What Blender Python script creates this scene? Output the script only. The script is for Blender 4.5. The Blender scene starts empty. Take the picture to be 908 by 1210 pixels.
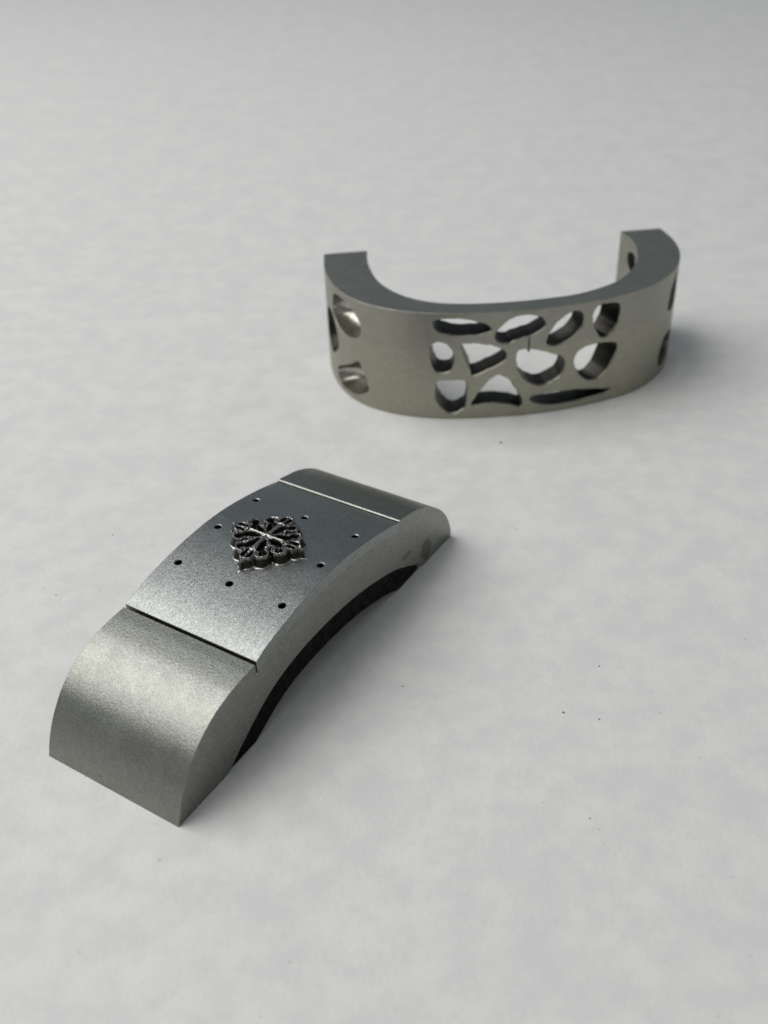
import bpy, bmesh, math, random
from mathutils import Vector, Matrix, noise

MM = 0.001                      # everything below is written in millimetres and scaled on linking
sc = bpy.context.scene
COL = sc.collection

# ------------------------------------------------------------------ camera
CAM_H, PITCH, ROLL, FPX = 62.006, 0.621, -0.040, 1249.7
cam = bpy.data.cameras.new('camera')
co = bpy.data.objects.new('camera', cam); COL.objects.link(co)
cam.sensor_fit = 'HORIZONTAL'; cam.sensor_width = 36.0
cam.lens = FPX / 908 * 36.0
cam.clip_start = 0.002; cam.clip_end = 20
cp, sp, cr_, sr_ = math.cos(PITCH), math.sin(PITCH), math.cos(ROLL), math.sin(ROLL)
fw = Vector((0, cp, -sp)); up = Vector((0, sp, cp)); rt = Vector((1, 0, 0))
r2 = rt * cr_ + up * sr_; u2 = up * cr_ - rt * sr_
mw = Matrix((r2, u2, -fw)).transposed().to_4x4(); mw.translation = Vector((0, 0, CAM_H * MM))
co.matrix_world = mw
cam.dof.use_dof = True
cam.dof.focus_distance = 0.086
cam.dof.aperture_fstop = 54
sc.camera = co

# ------------------------------------------------------------------ world, lamps, exposure
w = bpy.data.worlds.new('World'); sc.world = w; w.use_nodes = True
nt = w.node_tree; bg = nt.nodes['Background']
tcw = w.node_tree.nodes.new('ShaderNodeTexCoord'); sxyz = w.node_tree.nodes.new('ShaderNodeSeparateXYZ')
ramp = w.node_tree.nodes.new('ShaderNodeValToRGB')       # a dim room, a little cooler at the far end
w.node_tree.links.new(tcw.outputs['Generated'], sxyz.inputs[0]); mr = w.node_tree.nodes.new('ShaderNodeMapRange')
mr.inputs[1].default_value = -1; mr.inputs[2].default_value = 1
w.node_tree.links.new(sxyz.outputs[1], mr.inputs[0]); w.node_tree.links.new(mr.outputs[0], ramp.inputs[0])
ramp.color_ramp.elements[0].color = (1.0, .97, .93, 1); ramp.color_ramp.elements[1].color = (.66, .80, .93, 1)
w.node_tree.links.new(ramp.outputs[0], bg.inputs[0]); bg.inputs[1].default_value = 0.235

def area(name, direction, dist, size, power, color, target=(0, 90, 0), size_y=None):
    l = bpy.data.lights.new(name, 'AREA'); l.size = size; l.energy = power; l.color = color
    if size_y: l.shape = 'RECTANGLE'; l.size_y = size_y
    o = bpy.data.objects.new(name, l); COL.objects.link(o)
    d = Vector(direction).normalized(); t = Vector(target) * MM
    o.location = t + d * dist
    o.rotation_euler = (-d).to_track_quat('-Z', 'Y').to_euler()
    return o
area('ceiling_lamp', (-0.56, 0.10, 0.80), 0.50, 0.48, 2.0, (1.0, 0.985, 0.96), size_y=0.46)
area('room_lamp', (-0.25, -0.15, 1.0), 0.9, 0.6, 0.45, (1.0, 0.985, 0.965))
sc.view_settings.view_transform = 'Standard'; sc.view_settings.look = 'None'
sc.view_settings.exposure = 0.04; sc.view_settings.gamma = 1
sc.cycles.use_denoising = True
sc.cycles.max_bounces = 8

# ------------------------------------------------------------------ materials
class N:
    def __init__(s, name):
        s.m = bpy.data.materials.new(name); s.m.use_nodes = True
        s.t = s.m.node_tree; s.b = s.t.nodes['Principled BSDF']
        s.tc = s.t.nodes.new('ShaderNodeTexCoord').outputs['Object']
    def n(s, kind, ins=None, **kw):
        x = s.t.nodes.new(kind)
        for k, v in kw.items(): setattr(x, k, v)
        for k, v in (ins or {}).items():
            if isinstance(v, bpy.types.NodeSocket): s.t.links.new(v, x.inputs[k])
            else: x.inputs[k].default_value = v
        return x
    def lk(s, a, k): s.t.links.new(a, s.b.inputs[k])
    def noise(s, scale, detail=3, rough=.5, vec=None, stretch=None):
        v = vec or s.tc
        if stretch: v = s.n('ShaderNodeMapping', {'Vector': v, 'Scale': stretch}).outputs[0]
        return s.n('ShaderNodeTexNoise', {'Vector': v, 'Scale': scale, 'Detail': detail, 'Roughness': rough}).outputs['Fac']
    def rng(s, v, a, b, c, d, smooth=True):
        x = s.n('ShaderNodeMapRange', {'Value': v, 1: a, 2: b, 3: c, 4: d})
        if smooth: x.interpolation_type = 'SMOOTHSTEP'
        return x.outputs[0]
    def math(s, op, a, b=0.0, c=0.0):
        return s.n('ShaderNodeMath', {0: a, 1: b, 2: c}, operation=op).outputs[0]
    def mix(s, f, a, b):
        x = s.n('ShaderNodeMix', {0: f, 6: a, 7: b}, data_type='RGBA'); return x.outputs[2]
    def bump(s, h, strength, dist, normal=None):
        i = {'Height': h, 'Strength': strength, 'Distance': dist}
        if normal: i['Normal'] = normal
        return s.n('ShaderNodeBump', i).outputs[0]

def metal(name, base, rough, grain=0.5, grain_scale=7000, stains=(), streak=0.3, tint=None, speck=.10, scratch=False, edge=.00006):
    s = N(name)
    big = s.noise(1100, 4, .7)
    col = s.mix(s.rng(big, .3, .7, 0, 1), tuple(c * 0.95 for c in base) + (1,), tuple(min(1, c * 1.04) for c in base) + (1,))
    spk = s.rng(s.noise(grain_scale * .8, 1, .5), .40, .62, 1 - speck, 1 + speck)
    col = s.n('ShaderNodeVectorMath', {0: col, 1: s.n('ShaderNodeCombineXYZ', {0: spk, 1: spk, 2: spk}).outputs[0]}, operation='MULTIPLY').outputs[0]
    if tint:                                          # a faint second tone above a wavering height line
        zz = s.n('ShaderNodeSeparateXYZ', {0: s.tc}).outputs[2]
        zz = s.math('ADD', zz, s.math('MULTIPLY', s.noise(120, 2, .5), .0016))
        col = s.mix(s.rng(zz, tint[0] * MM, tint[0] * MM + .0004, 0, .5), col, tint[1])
    pit = s.rng(s.noise(2300, 2, .5), .30, .22, 0, 1)
    col = s.mix(s.math('MULTIPLY', pit, .55), col, (.06, .06, .055, 1))
    sm = None
    for (x, y, z, rx, rz, a) in stains:               # smudges left by fingers, fixed to the metal
        wob = s.n('ShaderNodeMix', {0: .0006, 4: s.tc}, data_type='VECTOR')
        nz = s.n('ShaderNodeTexNoise', {'Vector': s.tc, 'Scale': 900.0, 'Detail': 2.0})
        mp = s.n('ShaderNodeVectorMath', {0: nz.outputs['Color'], 1: (.5, .5, .5)}, operation='SUBTRACT').outputs[0]
        mp = s.n('ShaderNodeVectorMath', {0: mp, 1: (.0012, .0012, .0012)}, operation='MULTIPLY').outputs[0]
        p = s.n('ShaderNodeVectorMath', {0: s.tc, 1: mp}, operation='ADD').outputs[0]
        p = s.n('ShaderNodeVectorMath', {0: p, 1: (x * MM, y * MM, z * MM)}, operation='SUBTRACT').outputs[0]
        p = s.n('ShaderNodeVectorMath', {0: p, 1: (1 / (rx * MM), 1 / (.5 * MM), 1 / (rz * MM))}, operation='MULTIPLY').outputs[0]
        L = s.n('ShaderNodeVectorMath', {0: p}, operation='LENGTH').outputs['Value']
        f = s.math('MULTIPLY', s.rng(L, 1.15, .75, 0, 1), a)
        sm = f if sm is None else s.math('MAXIMUM', sm, f)
    if sm is not None: col = s.mix(sm, col, (.07, .07, .06, 1))
    if scratch:                                       # fine handling scratches on the far half of the plate
        sc_ = s.rng(s.noise(1.0, 1, .5, stretch=(70, 5200, 900)), .66, .72, 0, 1)
        sx = s.n('ShaderNodeSeparateXYZ', {0: s.tc}).outputs[0]
        sc_ = s.math('MULTIPLY', sc_, s.rng(sx, .001, .004, 0, .45))
        col = s.mix(sc_, col, (.50, .51, .50, 1))
    bev = s.n('ShaderNodeBevel', {'Radius': edge}, samples=6).outputs[0]
    gn = s.n('ShaderNodeNewGeometry').outputs['Normal']
    dt = s.n('ShaderNodeVectorMath', {0: bev, 1: gn}, operation='DOT_PRODUCT').outputs['Value']
    wear = s.math('MULTIPLY', s.rng(dt, .985, .86, 0, 1), s.rng(s.noise(900, 4, .7), .40, .60, .1, .8))
    col = s.mix(wear, col, (.62, .61, .58, 1))         # edges rubbed bright
    s.lk(col, 'Base Color')
    s.b.inputs['Metallic'].default_value = 1.0
    rn = s.noise(700, 3, .6)
    sm2 = s.noise(210, 3, .6, stretch=(1, 1.6, 1.3))
    s.lk(s.math('ADD', s.rng(rn, .3, .7, rough - .02, rough + .03), s.rng(sm2, .40, .66, -.012, .02)), 'Roughness')
    fine = s.noise(grain_scale, 3, .65)
    med = s.noise(grain_scale * .38, 2, .5)
    st = s.noise(1.0, 3, .6, stretch=(220, 9000, 2600))
    h = s.math('ADD', s.math('MULTIPLY', fine, .7), s.math('MULTIPLY', med, .5))
    h = s.math('ADD', h, s.math('MULTIPLY', st, streak))
    s.lk(s.bump(h, grain, .00005, bev), 'Normal')
    return s.m

M_BODY = metal('blasted_steel', (.272, .28, .256), .37, .6, grain_scale=9000,
               stains=[(15.2, -6.6, 1.5, 1.0, 1.5, .6), (11.8, -6.6, 3.1, .8, .35, .5), (7.65, -6.6, 7.75, .13, .13, .9)])
M_PLATE = metal('blasted_plate_steel', (.30, .312, .304), .35, .6, grain_scale=8500, streak=1.5, scratch=True)
M_EMB = metal('cast_emblem_steel', (.34, .335, .32), .28, .6, grain_scale=4200)
M_EMB_DARK = metal('cast_emblem_shaded_steel', (.15, .148, .14), .34, .8, grain_scale=4200)  # dim copy of the emblem steel, so its top looks less lit
M_END = metal('polished_pocket_steel', (.42, .41, .36), .22, .5, grain_scale=2600)
M_WALL = metal('shaded_recess_steel', (.05, .048, .042), .40, .9, grain_scale=3500)  # shade inside holes, pits and emblem hollows put into the base colour
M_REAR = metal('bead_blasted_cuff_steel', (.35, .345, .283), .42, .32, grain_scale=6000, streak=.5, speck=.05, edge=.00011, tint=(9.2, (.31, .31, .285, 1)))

s = N('black_rubber')
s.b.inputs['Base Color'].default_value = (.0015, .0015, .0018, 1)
s.b.inputs['Specular IOR Level'].default_value = .07
s.lk(s.rng(s.noise(1500, 3, .6), .35, .65, .32, .6), 'Roughness')
s.lk(s.bump(s.noise(2400, 4, .65), .9, .00012), 'Normal')
M_RUB = s.m

s = N('white_paper_table')
c1 = s.noise(170, 5, .65); c2 = s.noise(380, 5, .65)
cc = s.math('ADD', s.math('MULTIPLY', c1, .5), s.math('MULTIPLY', c2, .5))
col = s.mix(s.rng(cc, .38, .62, 0, 1), (.712, .712, .707, 1), (.79, .79, .768, 1))
sp_ = s.rng(s.noise(1900, 1, .4), .235, .19, 0, 1)
col = s.mix(s.math('MULTIPLY', sp_, .35), col, (.35, .35, .34, 1))
s.lk(col, 'Base Color')
s.b.inputs['Roughness'].default_value = .55
s.b.inputs['Specular IOR Level'].default_value = .35
hh = s.math('ADD', s.math('MULTIPLY', c2, .07), s.math('MULTIPLY', s.noise(2100, 4, .65), .26))
s.lk(s.bump(hh, .22, .0008), 'Normal')
M_TAB = s.m

s = N('dark_dust')
s.b.inputs['Base Color'].default_value = (.26, .25, .235, 1); s.b.inputs['Roughness'].default_value = .8
M_DUST = s.m

# ------------------------------------------------------------------ mesh helpers
PLAIN = set(); SHINY = set()      # cutters that keep their own material, cutters with polished walls
def spline(P, n=8):
    P = [Vector(p) for p in P]
    P = [2 * P[0] - P[1]] + P + [2 * P[-1] - P[-2]]
    out = []
    for i in range(1, len(P) - 2):
        a, b, c, e = P[i - 1:i + 3]
        for k in range(n):
            t = k / n
            out.append(.5 * ((2 * b) + (-a + c) * t + (2 * a - 5 * b + 4 * c - e) * t * t + (-a + 3 * b - 3 * c + e) * t ** 3))
    out.append(P[-2]); return out

def closed_spline(P, n=5):
    P = [Vector(p) for p in P]; m = len(P); out = []
    for i in range(m):
        a, b, c, e = P[i - 1], P[i], P[(i + 1) % m], P[(i + 2) % m]
        for k in range(n):
            t = k / n
            out.append(.5 * ((2 * b) + (-a + c) * t + (2 * a - 5 * b + 4 * c - e) * t * t + (-a + 3 * b - 3 * c + e) * t ** 3))
    return out

def prism(loop3, vec):
    """closed loop of 3D points swept along vec -> bmesh (mm)"""
    bm = bmesh.new()
    a = [bm.verts.new(p) for p in loop3]; b = [bm.verts.new(Vector(p) + vec) for p in loop3]
    m = len(a)
    for i in range(m): bm.faces.new((a[i], a[(i + 1) % m], b[(i + 1) % m], b[i]))
    bm.faces.new(a[::-1]); bm.faces.new(b)
    bmesh.ops.recalc_face_normals(bm, faces=bm.faces)
    return bm

def taper(loop3, vec, f):
    bm = prism(loop3, vec); m = len(loop3); bm.verts.ensure_lookup_table()
    c = sum((v.co for v in bm.verts[m:]), Vector()) / m
    for v in bm.verts[m:]: v.co = c + (v.co - c) * f
    return bm

def scoop(loop, n, c):
    """a blind, bowl-shaped pocket"""
    m = len(loop); bm = bmesh.new(); V = []
    for dep, f in ((-1.0, 1.03), (0, 1.0), (.6, .96), (1.25, .88), (1.8, .74), (2.2, .54), (2.45, .26)):
        k = min(1, max(0, dep / 1.2))
        V.append([bm.verts.new(c + (p - c - n * ((p - c).dot(n)) * k) * f - n * dep) for p in loop])
    for a, b in zip(V[:-1], V[1:]):
        for i in range(m): bm.faces.new((a[i], a[(i + 1) % m], b[(i + 1) % m], b[i]))
    bm.faces.new(V[0][::-1]); bm.faces.new(V[-1])
    bmesh.ops.recalc_face_normals(bm, faces=bm.faces)
    return bm

def hole_cutter(loop, n, c):
    """a hole whose outer rim is eased: four rings, the second and third follow the curved surface"""
    m = len(loop); A = Vector()
    for i in range(m): A += (loop[i] - c).cross(loop[(i + 1) % m] - c)
    sg = 1 if A.dot(n) > 0 else -1
    outw = []
    for i in range(m):
        t = (loop[(i + 2) % m] - loop[i - 2]); outw.append(t.cross(n).normalized() * sg)
    R_ = [[], [], [], [], []]
    for p, o in zip(loop, outw):
        R_[0].append(p + n * 1.6 + o * .03); R_[1].append(p + n * .03 + o * .03); R_[2].append(p - n * .07 - o * .07)
        R_[3].append(p - n * .25 - o * .13); q = p - n * ((p - c).dot(n)) - o * .13; R_[4].append(q - n * 7)
    bm = bmesh.new(); V = [[bm.verts.new(p) for p in r] for r in R_]
    for k in range(4):
        for i in range(m):
            f = bm.faces.new((V[k][i], V[k][(i + 1) % m], V[k + 1][(i + 1) % m], V[k + 1][i]))
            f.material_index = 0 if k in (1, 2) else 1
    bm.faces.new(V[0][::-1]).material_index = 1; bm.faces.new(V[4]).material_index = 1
    bmesh.ops.recalc_face_normals(bm, faces=bm.faces); PLAIN.add(id(bm))
    return bm

def tmp_obj(name, bm):
    me = bpy.data.meshes.new(name); bm.to_mesh(me); bm.free()
    o = bpy.data.objects.new(name, me); COL.objects.link(o); return o

def bake(o):
    dg = bpy.context.evaluated_depsgraph_get(); dg.update()
    me = bpy.data.meshes.new_from_object(o.evaluated_get(dg), depsgraph=dg)
    old = o.data; o.modifiers.clear(); o.data = me; bpy.data.meshes.remove(old)

def finish(o, mat, parent=None, angle=32):
    me = o.data
    bm = bmesh.new(); bm.from_mesh(me)
    bmesh.ops.remove_doubles(bm, verts=bm.verts, dist=1e-4)
    for f in bm.faces: f.smooth = True
    for e in bm.edges:
        e.smooth = not (len(e.link_faces) == 2 and e.calc_face_angle(0) > math.radians(angle))
    bmesh.ops.scale(bm, vec=(MM, MM, MM), verts=bm.verts)
    bm.to_mesh(me); bm.free()
    idx = [p.material_index for p in me.polygons]
    me.materials.clear()
    for m_ in (mat if isinstance(mat, (list, tuple)) else [mat]): me.materials.append(m_)
    if isinstance(mat, (list, tuple)): me.polygons.foreach_set('material_index', idx)
    wn = o.modifiers.new('normals', 'WEIGHTED_NORMAL'); wn.keep_sharp = True; wn.weight = 100
    if parent: o.parent = parent
    return o

def bevel(o, width, angle=40, seg=2, pick=None):
    if pick:
        bm = bmesh.new(); bm.from_mesh(o.data); L = bm.edges.layers.float.new('bevel_weight_edge')
        for e in bm.edges:
            sharp = len(e.link_faces) == 2 and e.calc_face_angle(0) > math.radians(angle)
            e[L] = 1.0 if sharp and pick(e.verts[0].co, e.verts[1].co) else 0.0
        bm.to_mesh(o.data); bm.free()
    b = o.modifiers.new('b', 'BEVEL'); b.width = width; b.segments = seg; b.limit_method = 'WEIGHT' if pick else 'ANGLE'; b.angle_limit = math.radians(angle)
    bake(o)

def cut(o, cutters):
    bm = bmesh.new()
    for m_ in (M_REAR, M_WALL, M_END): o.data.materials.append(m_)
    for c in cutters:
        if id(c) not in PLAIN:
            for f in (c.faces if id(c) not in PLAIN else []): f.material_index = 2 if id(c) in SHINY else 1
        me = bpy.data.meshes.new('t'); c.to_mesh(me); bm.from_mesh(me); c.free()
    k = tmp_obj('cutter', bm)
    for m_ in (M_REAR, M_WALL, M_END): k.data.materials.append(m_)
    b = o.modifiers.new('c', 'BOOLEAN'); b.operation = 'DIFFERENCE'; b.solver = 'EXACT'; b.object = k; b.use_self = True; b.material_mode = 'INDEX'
    bake(o); me = k.data; bpy.data.objects.remove(k); bpy.data.meshes.remove(me)

def tag(o, label=None, cat=None, group=None, kind=None):
    for k, v in (('label', label), ('category', cat), ('group', group), ('kind', kind)):
        if v: o[k] = v

def empty(name, x, y, rz):
    o = bpy.data.objects.new(name, None); COL.objects.link(o); o.empty_display_size = .005
    o.location = (x * MM, y * MM, 0); o.rotation_euler = (0, 0, rz); return o

# ------------------------------------------------------------------ the table
bm = bmesh.new()
bmesh.ops.create_grid(bm, x_segments=8, y_segments=8, size=900)
bmesh.ops.translate(bm, verts=bm.verts, vec=(0, 300, 0))
r = bmesh.ops.extrude_face_region(bm, geom=bm.faces[:])
bmesh.ops.translate(bm, verts=[v for v in r['geom'] if isinstance(v, bmesh.types.BMVert)], vec=(0, 0, -18))
bmesh.ops.recalc_face_normals(bm, faces=bm.faces)
tab = finish(tmp_obj('tabletop', bm), M_TAB); tag(tab, kind='structure')

# ------------------------------------------------------------------ front piece: arched clasp with plate and emblem
T1 = 0.988; W1 = 13.175; H1 = W1 / 2
clasp = empty('metal_clasp', -10.086, 69.198, T1)
tag(clasp, 'solid arched grey clasp on its feet in front, with pits and a raised cross emblem', 'clasp')
near_end = [(-20.05, 0), (-19.55, 1.5), (-18.65, 3.25), (-17.15, 5.1), (-15.2, 6.45), (-13.2, 7.15), (-11.3, 7.42), (-9.86, 7.5)]
plate_top = [(-9.66, 7.66), (-8.4, 8.12), (-6.4, 8.60), (-3.5, 9.03), (-1, 9.22), (1, 9.25), (3.5, 9.08), (6.4, 8.6), (8.6, 8.12), (10.62, 7.55)]
far_end = [(10.80, 7.68), (12.0, 7.42), (13.7, 7.0), (15.6, 6.15), (17.3, 4.95), (18.6, 3.6), (19.5, 2.1), (19.95, 0.6), (19.85, 0)]
inner = [(14.9, 0), (13.4, .95), (11.8, 1.85), (9.7, 2.85), (7.4, 3.55), (4, 4.3), (0.5, 4.65), (-2.5, 4.68), (-4.9, 4.5), (-7, 4.1), (-8.8, 3.5), (-10.8, 2.45), (-12.6, 1.3), (-14.4, 0)]
S2 = lambda P, n=8: [(p.x, p.y) for p in spline([(a, b, 0) for a, b in P], n)]
ptop = S2(plate_top)
TH = 1.15
def zt(x):
    for a, b in zip(ptop[:-1], ptop[1:]):
        if a[0] - 1e-4 <= x <= b[0] + 1e-4: return a[1] + (b[1] - a[1]) * (x - a[0]) / (b[0] - a[0])
    return 0
pin_ = S2(inner)[::-1]
def zi(x):
    for a, b in zip(pin_[:-1], pin_[1:]):
        if a[0] <= x <= b[0]: return a[1] + (b[1] - a[1]) * (x - a[0]) / (b[0] - a[0])
    return 0
pbot = [(x, z - TH) for x, z in ptop]
loop = S2(near_end) + [(-9.84, 6.40)] + [(x, z - .012) for x, z in pbot if -9.6 < x < 10.6] + [(10.66, 6.38), (10.66, 7.52), (10.68, 7.60)] + S2(far_end) + S2(inner)
body = tmp_obj('body', prism([(x, -H1, z) for x, z in loop], Vector((0, W1, 0))))
bevel(body, .055, 42, 2, lambda a, b: not any(-9.87 < v.x < 11.02 and v.z > zi(v.x) + 1.2 for v in (a, b)) or (abs(a.x - b.x) < .001 and -9.9 < a.x < -9.85))
finish(body, M_BODY, clasp)

loop = ptop + [(10.62, pbot[-1][1])] + pbot[::-1][1:-1] + [(-9.66, pbot[0][1])]
plate = tmp_obj('cover_plate', prism([(x, -H1, z) for x, z in loop], Vector((0, W1, 0))))
bevel(plate, .055, 42, 2, lambda a, b: min(a.z - zt(a.x), b.z - zt(b.x)) > -.05)
def tube_cut(x, y, rr, deep, seg=18):
    n = Vector((-(zt(x + .1) - zt(x - .1)) / .2, 0, 1)).normalized(); t = Vector((n.z, 0, -n.x)); s_ = Vector((0, 1, 0))
    c = Vector((x, y, zt(x)))
    lo = [c - n * deep + (t * math.cos(k * 2 * math.pi / seg) + s_ * math.sin(k * 2 * math.pi / seg)) * rr for k in range(seg)]
    m1 = prism(lo, n * (deep + .6))
    up_ = [c - n * .10 + (t * math.cos(k * 2 * math.pi / seg) + s_ * math.sin(k * 2 * math.pi / seg)) * (rr - .02) for k in range(seg)]
    m2 = taper(up_, n * .20, 1.75); PLAIN.add(id(m2))
    return [m1, m2]
cut(plate, [m for x, y in ((-4.5, 5.3), (.6, 5.25), (6, 5.4), (-4.55, -.1), (-4.6, -5.35), (.63, -5.35), (5.85, -5.2), (5.95, .1)) for m in tube_cut(x, y, .29, .7)])
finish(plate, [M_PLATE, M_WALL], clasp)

# raised emblem: a four-armed lobed cross, modelled as relief that stands proud of the plate
def emblem():
    CX, CY = .72, 0.02
    lobes = []
    for q in range(4):
        a = q * math.pi / 2; c, s_ = math.cos(a), math.sin(a)
        for (u, v, rr) in ((2.85, 0, .66), (2.12, 1.0, .74), (2.12, -1.0, .74), (1.2, 0, 1.0)):
            lobes.append((u * c - v * s_, u * s_ + v * c, rr))
    lobes.append((0, 0, 1.7))
    st = .05; n = int(8.4 / st)
    bm = bmesh.new(); G = {}
    H = 1.12
    def D(a_, b_):
        v = max(rr - math.hypot(a_ - a, b_ - b) for a, b, rr in lobes)
        f1, f2 = max(abs(a_), abs(b_)), min(abs(a_), abs(b_))
        return max(v, (3.85 - f1) * .62 - f2) if f1 > 2.4 else v       # pointed arm tips
    def pocket(px, py, ang, ra, rb, x, y):           # teardrop hollow: 1 inside, 0 outside
        c, s_ = math.cos(ang), math.sin(ang); u = (x - px) * c + (y - py) * s_; v = -(x - px) * s_ + (y - py) * c
        k = math.hypot(u / ra, v / (rb * (1 + .45 * u / ra)))
        return min(1, max(0, (1.12 - k) / .3))
    for i in range(n + 1):
        for j in range(n + 1):
            x = -4.2 + i * st; y = -4.2 + j * st
            nz = Vector((x * 2.3, y * 2.3, 3))
            wx = x + noise.noise(nz) * .06; wy = y + noise.noise(nz + Vector((9, 4, 1))) * .06
            fx, fy = max(abs(wx), abs(wy)), min(abs(wx), abs(wy))      # fold into one arm
            d = D(wx, wy); dt = D(wx / .93, wy / .93)
            t = d / (d + max(0.0, -dt) + 1e-6) if d > 0 else 0.0
            wall = t ** .8; gx, gy = fx / .93, fy / .93
            deep = max(pocket(1.3, .50, .25, .80, .29, gx, gy), pocket(2.1, 1.12, .75, .45, .27, gx, gy),
                       pocket(2.75, .30, .0, .55, .15, gx, gy))
            deep *= min(1, max(0, dt / .07))
            ax = max(0, 1 - fy / .15) if fx < 1.75 else 0
            rimf = max(0, 1 - abs(dt - .05) / .08) if noise.noise(Vector((x * 1.7, y * 1.7, 8))) > -.12 else 0
            h = wall * (H * (.82 - .50 * deep * (1 - min(1, ax * 2))) + .14 * min(1, ax * 1.6 + rimf * .55) + .05 * noise.noise(Vector((x * 5, y * 5, 0)))) - .12 * (1 - wall)
            if -.16 < d < .03: h = max(h, .075 * (1 - max(0, -d) / .16))
            if d > -.16: wall = max(wall, .001)
            G[i, j] = (bm.verts.new((x + CX, y + CY, zt(x + CX) + h)), wall, deep * (1 - min(1, ax * 2)), max(ax * 1.6, rimf), wall if d > 0 else -1)
    for i in range(n):
        for j in range(n):
            q = [G[i, j], G[i + 1, j], G[i + 1, j + 1], G[i, j + 1]]
            if max(v[1] for v in q) > 0:
                f = bm.faces.new([v[0] for v in q]); mp, md, mr = max(v[2] for v in q), max(v[4] for v in q), max(v[3] for v in q)
                f.material_index = 0 if md < .02 else 1 if (md < .97 or mp > .3) else 0 if mr > .35 else 2  # bright steel paints glints on lip and ridges, dark steel shades the rest
    for v in [v for v in bm.verts if not v.link_faces]: bm.verts.remove(v)
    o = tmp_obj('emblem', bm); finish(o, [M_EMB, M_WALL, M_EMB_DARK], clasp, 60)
emblem()

# black liner under the arch, enlarged so its black also stands for shadow
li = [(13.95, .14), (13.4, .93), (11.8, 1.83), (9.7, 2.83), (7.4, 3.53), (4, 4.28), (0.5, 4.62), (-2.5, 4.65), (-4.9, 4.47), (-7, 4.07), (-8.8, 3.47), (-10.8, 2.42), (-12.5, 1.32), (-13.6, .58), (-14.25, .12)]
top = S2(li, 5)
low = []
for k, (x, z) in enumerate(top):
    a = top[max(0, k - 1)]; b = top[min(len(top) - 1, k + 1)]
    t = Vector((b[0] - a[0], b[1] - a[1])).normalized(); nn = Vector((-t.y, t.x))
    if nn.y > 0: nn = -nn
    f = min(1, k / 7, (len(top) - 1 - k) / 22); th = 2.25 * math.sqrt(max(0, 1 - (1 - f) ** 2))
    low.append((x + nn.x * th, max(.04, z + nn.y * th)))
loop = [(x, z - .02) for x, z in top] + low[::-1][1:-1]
lin = tmp_obj('pad_and_shade', prism([(x, -H1 + .12, z) for x, z in loop], Vector((0, W1 - .24, 0))))
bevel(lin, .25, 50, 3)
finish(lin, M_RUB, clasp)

# ------------------------------------------------------------------ rear piece: C-shaped openwork cuff standing on its edge
T2 = 0.096; W2 = 13.078
po = S2([(-21, 0), (-21.25, 4), (-20.9, 8), (-19.9, 11.6), (-18.0, 14.7), (-15, 17.2), (-11.3, 18.85), (-7.4, 19.68), (-3, 20.05), (1, 20.05), (6, 19.38), (10.7, 18.15), (13.5, 16.95), (16.4, 14.85), (19, 11.8), (20.7, 8), (21.3, 4), (21, 0)], 7)
pi_ = S2([(15.92, 0), (16.4, 3.6), (15.6, 7.6), (14.4, 10.4), (12.5, 13.1), (10.2, 15.1), (6.1, 16.95), (2, 17.55), (-1, 17.68), (-5, 17.5), (-8.65, 16.8), (-11.4, 15.45), (-13.7, 13.1), (-15.4, 9.4), (-16, 4.3), (-15.74, 0)], 7)
loop = [(x, -y, 0) for x, y in po + pi_]
cuff = tmp_obj('openwork_cuff', prism(loop, Vector((0, 0, W2))))
bevel(cuff, .09, 42)
tag(cuff, 'C-shaped grey metal cuff standing on edge behind the clasp, pierced by irregular holes', 'cuff')
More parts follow.
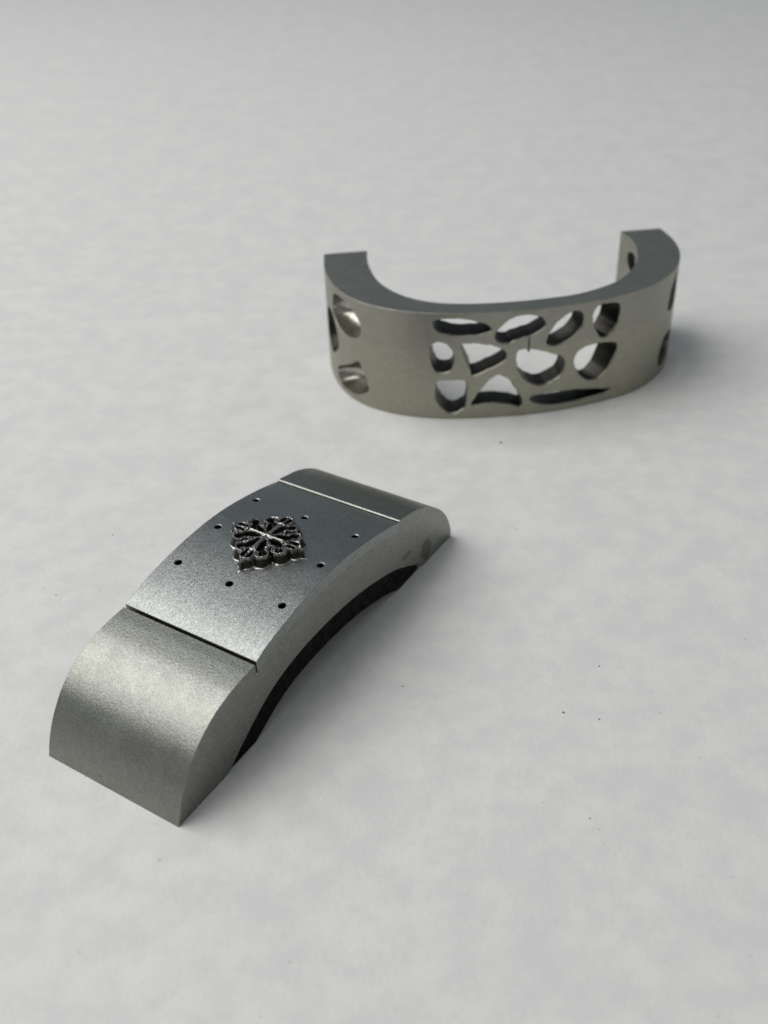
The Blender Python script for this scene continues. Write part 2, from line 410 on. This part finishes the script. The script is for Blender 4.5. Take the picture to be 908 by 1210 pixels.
HOLES = [
 [(-10.7,12.07),(-9.93,12.41),(-7.92,12.47),(-5.77,12.07),(-4.67,11.55),(-4.29,11.0),(-5.01,10.51),(-6.58,10.32),(-8.75,10.37),(-10.05,10.76),(-10.64,11.41)],
 [(-11.01,8.84),(-10.53,9.54),(-9.82,9.69),(-8.98,9.29),(-8.43,8.34),(-8.3,7.1),(-8.73,6.13),(-9.46,5.78),(-10.43,5.97),(-10.96,7.2)],
 [(-7.78,9.34),(-7.5,9.5),(-6.33,9.5),(-4.49,9.2),(-3.25,8.72),(-2.54,7.92),(-2.7,7.1),(-3.92,6.36),(-5.27,5.74),(-6.2,5.38),(-6.45,5.5),(-6.75,6.51),(-7.28,7.77)],
 [(-10.44,4.28),(-10.07,4.93),(-8.6,5.01),(-7.1,4.9),(-6.85,4.6),(-6.85,3.12),(-7.08,1.54),(-8.07,.68),(-8.95,.69),(-9.83,1.41),(-10.44,2.55)],
 [(-6.45,1.65),(-5.84,3.08),(-4.87,4.45),(-3.89,5.31),(-3.14,5.4),(-2.11,4.68),(-1.16,3.18),(-.6,2.12),(-.61,1.0),(-1.72,1.35),(-3.27,1.69),(-4.93,1.75)],
 [(-4.03,10.18),(-3.33,11.33),(-2.15,12.24),(-.44,12.52),(.92,12.17),(1.65,11.43),(1.56,10.73),(.36,10.01),(-1.64,9.46),(-2.52,9.14),(-3.51,9.34)],
 [(1.9,9.52),(2.78,10.99),(4.1,12.02),(5.34,12.25),(6.04,11.63),(6.13,10.45),(5.3,9.29),(3.93,8.49),(2.53,8.33),(1.87,8.79)],
 [(7.12,11.2),(7.63,12.3),(9.1,12.45),(10.34,12.03),(10.7,11.07),(10.45,9.68),(9.66,8.53),(8.93,8.18),(8.14,8.58),(7.44,9.76)],
 [(-1.39,8.2),(-.24,8.4),(1.58,7.94),(3.46,7.15),(4.24,6.19),(4.17,5.14),(3.51,4.17),(2.26,3.6),(.97,3.63),(-.33,4.4),(-1.21,5.71),(-1.54,7.09)],
 [(5.25,6.17),(5.75,7.28),(7.18,7.74),(8.98,7.72),(10.24,7.34),(10.79,6.6),(10.45,5.47),(9.67,3.97),(8.67,3.12),(7.44,3.1),(6.32,3.81),(5.47,5.21)],
 [(.2,2.17),(.89,2.47),(2.17,2.6),(5.09,2.49),(8.15,1.99),(10.23,1.54),(10.43,1.3),(9.04,.95),(5.97,.8),(3.46,.7),(1.54,1.12),(.51,1.58)],
 [(-.23,9.8),(-.08,9.8),(-.10,9.0),(-.05,8.0),(-.2,8.0),(-.24,9.0)],
]
def yo(x):
    for a, b in zip(po[:-1], po[1:]):
        if a[0] <= x <= b[0] and a[1] > 3: return a[1] + (b[1] - a[1]) * (x - a[0]) / (b[0] - a[0])
    return 19
rnd0 = random.Random(3)
cutters = []
for hl in HOLES:
    P = [Vector((x, -yo(x), z)) for x, z in hl]
    c = sum(P, Vector()) / len(P)
    t = Vector((.2, -(yo(c.x + .1) - yo(c.x - .1)), 0)).normalized(); n = Vector((t.y, -t.x, 0))
    if n.y > 0: n = -n
    loop = closed_spline(P, 4 if len(hl) > 6 else 1)
    if len(hl) > 6: loop = [p + Vector((noise.noise(p * 3.1), 0, noise.noise(p * 3.1 + Vector((7, 7, 7))))) * .09 for p in loop]
    if len(hl) > 6: loop = [p + Vector((rnd0.uniform(-1, 1), 0, rnd0.uniform(-1, 1))) * .035 for p in loop]
    n = (n + Vector((.30 if c.x > 7 else (.16 if c.x > 3 else 0), 0, -.10))).normalized()
    if len(hl) <= 6:
        cutters.append(prism([p - n * ((p - c).dot(n)) + n * 1.6 for p in loop], -n * 8)); continue
    cutters.append(hole_cutter(loop, n, c))
# the pockets in the two ends, given on the outer outline as (arc position, height)
ENDS = [
 [(-20.56,9.59,12.1),(-19.67,12.14,12.3),(-18.76,13.87,11.44),(-18.15,14.65,9.85),(-18.54,14.17,8.54),(-19.56,12.41,8.06),(-20.28,10.54,8.36),(-20.74,8.82,9.3),(-20.77,8.65,10.64)],
 [(-20.64,9.25,2.49),(-19.61,12.28,4.27),(-18.67,13.99,5.49),(-18.24,14.55,4.73),(-17.83,15.01,3.49),(-17.64,15.2,2.25),(-18.14,14.67,1.57),(-19.1,13.31,.8),(-20.01,11.33,.7),(-20.52,9.73,.9)],
 [(-20.9,7.5,9.2),(-20.55,9.44,7.9),(-20.4,10.2,5.99),(-20.6,9.3,4.77),(-21.0,7.3,3.7),(-21.2,4.9,5.0),(-21.2,4.6,8)],
 [(20.0,10.0,12.0),(19.0,11.9,11.9),(18.3,12.8,11.0),(18.0,13.2,9.75),(18.1,13.1,8.12),(19.2,11.4,7.9),(20.2,9.4,8.8),(20.6,8.4,10.4)],
 [(20.4,8.6,2.2),(20.2,9.6,4.0),(19.15,11.64,4.9),(18.08,13.21,4.9),(17.34,14.06,3.01),(17.56,13.82,1.3),(19.1,11.6,.9),(20.3,9.2,1.0)],
 [(21.1,6.0,7.8),(20.7,7.8,7.4),(20.6,8.2,5.6),(21.0,6.4,4.2),(21.3,4.0,4.6),(21.3,3.4,6.8)],
 [(21.1,6.0,11.9),(21.2,6.6,10.2),(21.3,4.8,9.0),(21.3,3.0,9.4),(21.3,2.6,11.3)],
]
for hl in ENDS:
    P = [Vector((x, -y, z)) for x, y, z in hl]; c = sum(P, Vector()) / len(P)
    best = min(range(1, len(po) - 1), key=lambda k: (po[k][0] - c.x) ** 2 + (po[k][1] + c.y) ** 2)
    t = Vector((po[best + 1][0] - po[best - 1][0], -(po[best + 1][1] - po[best - 1][1]), 0)).normalized()
    n = Vector((-t.y, t.x, 0))
    if n.dot(Vector((c.x, c.y + 4, 0))) < 0: n = -n
    loop = [p - n * ((p - c).dot(n)) + n * .5 for p in closed_spline(P, 4)]
    cutters.append(scoop(closed_spline(P, 4), n, c) if c.x < 0 else taper(loop, -n * 7, .9)); (SHINY.add(id(cutters[-1])) if hl is not ENDS[2] else None)
cut(cuff, cutters)
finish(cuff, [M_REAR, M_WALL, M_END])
cuff.location = (14.859 * MM, 124.651 * MM, .00002); cuff.rotation_euler = (0, 0, T2)

# ------------------------------------------------------------------ dust specks
rnd = random.Random(7)
bm = bmesh.new()
pts = [(13.16, 98.87, .30), (.96, 62.04, .13), (13.54, 58.44, .17), (17.31, 63.48, .12), (21.06, 57.94, .10), (16.19, 57.58, .12), (-27, 84.58, .13), (-30.56, 75.57, .12), (13.76, 48.19, .10), (14.24, 47.22, .08)]
for k in range(150):
    pts.append((rnd.uniform(-60, 70), rnd.uniform(34, 170), rnd.choice((.02, .025, .03, .04, .05))))
for x, y, rr in pts:
    rr *= .72
    m = Matrix.Translation((x, y, rr * .35)) @ Matrix.Rotation(rnd.uniform(0, 6), 4, 'Z') @ Matrix.Diagonal((rr * rnd.uniform(.7, 1.4), rr * rnd.uniform(.5, .9), rr * .5, 1))
    r = bmesh.ops.create_icosphere(bm, subdivisions=1, radius=1, matrix=m)
    for v in r['verts']: v.co += Vector([rnd.uniform(-.2, .2) * rr for _ in range(3)])
d = finish(tmp_obj('dust_speck', bm), M_DUST)
tag(d, 'tiny dark specks of dust scattered over the white table', 'dust', kind='stuff')
